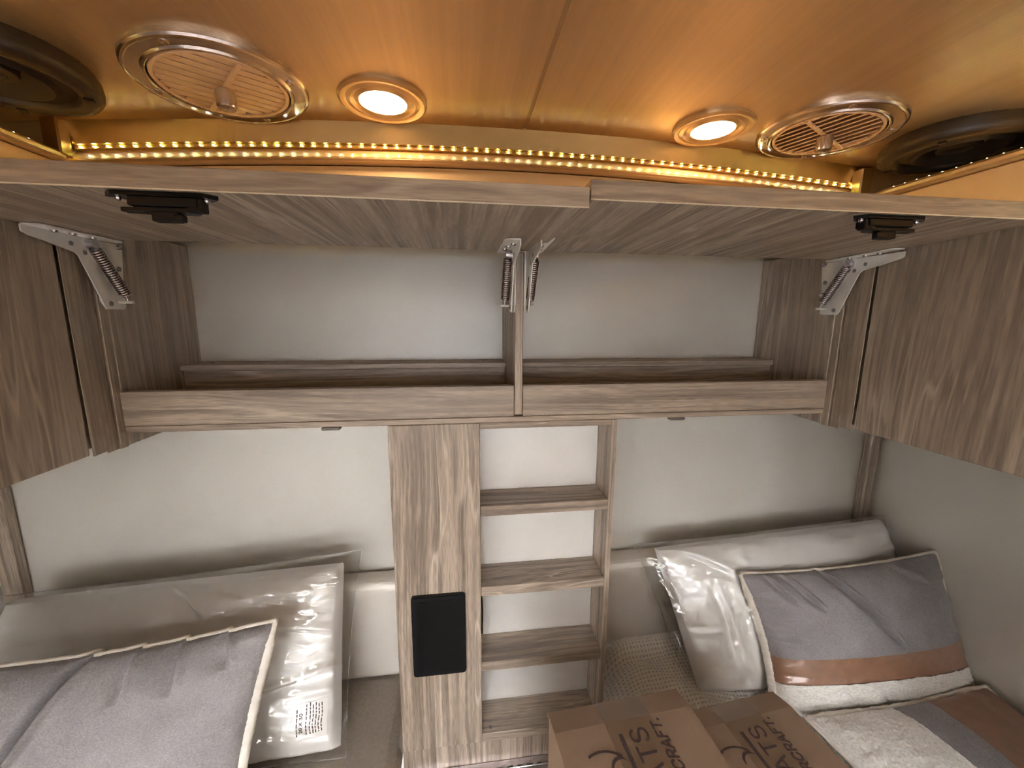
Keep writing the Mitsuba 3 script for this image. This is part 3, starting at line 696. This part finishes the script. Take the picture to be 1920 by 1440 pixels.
care_label(bp, LPG, .895, .975, .70, .885)

def throw_pillow(C, thick, back, lab, seed, bands, nu=190, nv=170, grp=None, **kw):
    """bands: (name, material, v0, v1, label) from the top edge down."""
    k = thing("throw_pillow", lab, "cushion")
    Pf, Pb, U, V, N = pillow_surf(C, thick, back, nu, nv, seed=seed, **kw)
    for nm, mat, a, b, lb in bands:
        r0, r1 = int(round(a * (nv - 1))), int(round(b * (nv - 1)))
        P = Pf[r0:r1 + 1].copy()
        if mat == "mat_boucle":
            q = P * 230
            P = P + (.0042 * (meshkit.fbm(q, 2, seed) - .35))[..., None] * N
        if mat == "mat_leather": P = P - .0006 * N
        obj(nm, grid_mesh(P), mat, k, smooth=True, label=lb)
    Pb2 = Pb.copy()
    obj("back", grid_mesh(Pb2[:, ::-1]), "mat_sherpa", k, smooth=True, label="cream fleece back")
    rim = np.vstack([Pf[0], Pf[1:, -1], Pf[-1, -2::-1], Pf[-2:0:-1, 0]])
    rim = np.vstack([rim, rim[:1]])
    jit = meshkit.noise(rim * 420, 2); nr = len(rim); t = np.arange(nr) / nr
    a_, b_ = (nu - 1) / nr, (nu + nv - 2) / nr; c_ = (2 * nu + nv - 3) / nr
    side = ss(a_ - .01, a_ + .04, t) * ss(b_ + .01, b_ - .04, t) + ss(c_ - .01, c_ + .04, t) * ss(1.0, .96, t)
    obj("piping", tube(rim, .0026 + .0018 * jit + side * (.0042 + .0020 * jit), 10, caps=False), "mat_sherpa", k, smooth=True, label="cream fleece edge")
    return k
throw_pillow([(-.780, .575, -.492), (-.298, .600, -.478), (-.335, .470, -.812), (-.80, .455, -.815)], .060, .035, "grey, tan leather and white square cushion leaning on the left bed", 2,
             [("grey_panel", "mat_velvet", 0, .545, "grey velvet upper panel"), ("leather_band", "mat_leather", .545, .715, "tan leather band"), ("boucle_panel", "mat_boucle", .715, 1, "white boucle lower panel")],
             pinch=(.03, .03), wrinkle=.006, edge_gather=.010, folds=(((.49, .01), (.37, .40), .011, .030), ((.22, .0), (.12, .20), .014, .014), ((.62, .0), (.63, .15), .012, .012), ((.74, .0), (.77, .16), .014, .014), ((.86, .0), (.90, .12), .014, .010)))
throw_pillow([(.588, .700, -.541), (1.062, .690, -.520), (1.062, .575, -.785), (.620, .600, -.796)], .060, .014, "grey, tan leather and white square cushion leaning on the right bed", 6,
             [("grey_panel", "mat_velvet", 0, .57, "grey velvet upper panel"), ("leather_band", "mat_leather", .57, .745, "tan leather band"), ("boucle_panel", "mat_boucle", .745, 1, "white boucle lower panel")],
             pinch=(.035, .035), wrinkle=.005, edge_gather=.009, folds=(((.38, .02), (.58, .50), .010, .020), ((.18, .02), (.27, .24), .010, .012), ((.10, .02), (.17, .20), .010, .010), ((.70, .02), (.84, .16), .02, .008)))
throw_pillow([(1.05, .560, -.735), (1.06, .20, -.790), (.72, .20, -.810), (.650, .565, -.760)][0:4], .050, .030, "white boucle, grey and brown leather cushion lying in front on the right bed", 9,
             [("leather_panel", "mat_leather", 0, .42, "brown leather panel"), ("grey_band", "mat_velvet", .42, .60, "grey velvet band"), ("boucle_panel", "mat_boucle", .60, 1, "white boucle panel")],
             pinch=(.03, .03), wrinkle=.004, edge_gather=.008)

# ---------------------------------------------------------------- cardboard boxes
def card_box(bl, br, yaw, L, ztop, zbot, lab, text_u0):
    """bl, br: rear corners of the top (x, y). The box runs towards the camera by L."""
    k = thing("cardboard_box", lab, "box")
    bl, br = np.array(bl), np.array(br); ex = (br - bl) / np.linalg.norm(br - bl); W = np.linalg.norm(br - bl); ey = np.array([ex[1], -ex[0]])
    def M(m):
        v = m.vertices.copy(); o = np.empty_like(v)
        o[:, 0] = bl[0] + v[:, 0] * ex[0] + v[:, 1] * ey[0]; o[:, 1] = bl[1] + v[:, 0] * ex[1] + v[:, 1] * ey[1]; o[:, 2] = v[:, 2]
        m = m.copy(); m.vertices = o; m.fix_normals(); return m
    h = ztop - zbot
    body = Polygon([(0, zbot), (0, ztop - .009), (.030, ztop - .0012), (L - .03, ztop - .0012), (L, ztop - .009), (L, zbot)])
    m = extrude(body, W - .004); v = m.vertices.copy(); m.vertices = np.stack([.002 + v[:, 2], v[:, 0], v[:, 1]], 1)
    obj("carton", M(m), "mat_card", k)
    for a, b in ((.0, W / 2 - .001), (W / 2 + .001, W)):
        fl = Polygon([(-.002, ztop - .0075), (.030, ztop - .0002), (L, ztop), (L, ztop + .003), (.030, ztop + .0030), (-.002, ztop - .0045)])
        m = extrude(fl, b - a); v = m.vertices.copy(); m.vertices = np.stack([a + v[:, 2], v[:, 0], v[:, 1]], 1)
        obj("flap", M(m), "mat_card", k)
    tp = Polygon([(-.0026, ztop - .005), (.030, ztop + .0030), (L, ztop + .0030), (L, ztop + .0034), (.030, ztop + .0034), (-.0026, ztop - .0046)])
    m = extrude(tp, .062); v = m.vertices.copy(); m.vertices = np.stack([W * .52 - .031 + v[:, 2], v[:, 0], v[:, 1]], 1)
    obj("tape", M(m), "mat_tape", k, label="brown packing tape")
    zt = ztop + .0031
    ms = []
    def put(mesh, u, v0):          # text local x -> towards the rear (-v), local y (up) -> -u
        m = mesh.copy(); q = m.vertices.copy()
        m.vertices = np.stack([u - q[:, 1], v0 - q[:, 0], zt + .0005 + q[:, 2]], 1); m.fix_normals(); return M(m)
    t = meshkit.text_mesh("MATS", .0230, .0004); w = t.bounds[1, 0]
    ms.append(put(t, text_u0 + .036, .043 + w))
    t2 = meshkit.text_mesh("RCRAFT.", .0125, .0004, bold=True)
    t2.apply_transform(np.array([[1, .22, 0, 0], [0, 1, 0, 0], [0, 0, 1, 0], [0, 0, 0, 1.0]])); w2 = t2.bounds[1, 0]
    ms.append(put(t2, text_u0 + .058, .036 + w2))
    bar = bx(text_u0, text_u0 + .0048, .046, min(L - .02, .16), zt + .0005, zt + .0009, 0); ms.append(M(bar))
    ring = Point(text_u0 - .030, .095).buffer(.036, 24).difference(Point(text_u0 - .030, .095).buffer(.0335, 24)).intersection(sbox(text_u0 - .045, .03, text_u0 - .006, .085))
    cres = Point(text_u0 - .012, .080).buffer(.011, 16).difference(Point(text_u0 - .010, .0835).buffer(.0115, 16)).intersection(sbox(0, 0, 1, .083))
    spk = Polygon([(text_u0 - .030, .118), (text_u0 - .014, .108), (text_u0 - .020, .114), (text_u0 - .010, .114), (text_u0 - .019, .119), (text_u0 - .011, .122), (text_u0 - .022, .124)])
    for g in (ring, cres, spk):
        for gg in getattr(g, "geoms", [g]):
            if gg.area > 1e-8:
                m = extrude(gg, .0004); m.apply_translation([0, 0, zt + .0005]); ms.append(M(m))
    obj("print", cat(ms), "mat_ink", k, label="dark printed lettering and emblem")
    return k
card_box((.104, .421), (.287, .4325), 0, .30, -.500, DECK + .001, "taped cardboard box in the aisle between the beds, nearest the step unit", .075)
card_box((.305, .462), (.484, .478), 0, .30, -.580, -.837, "cardboard box on the right bed, beside the taped box", .074)
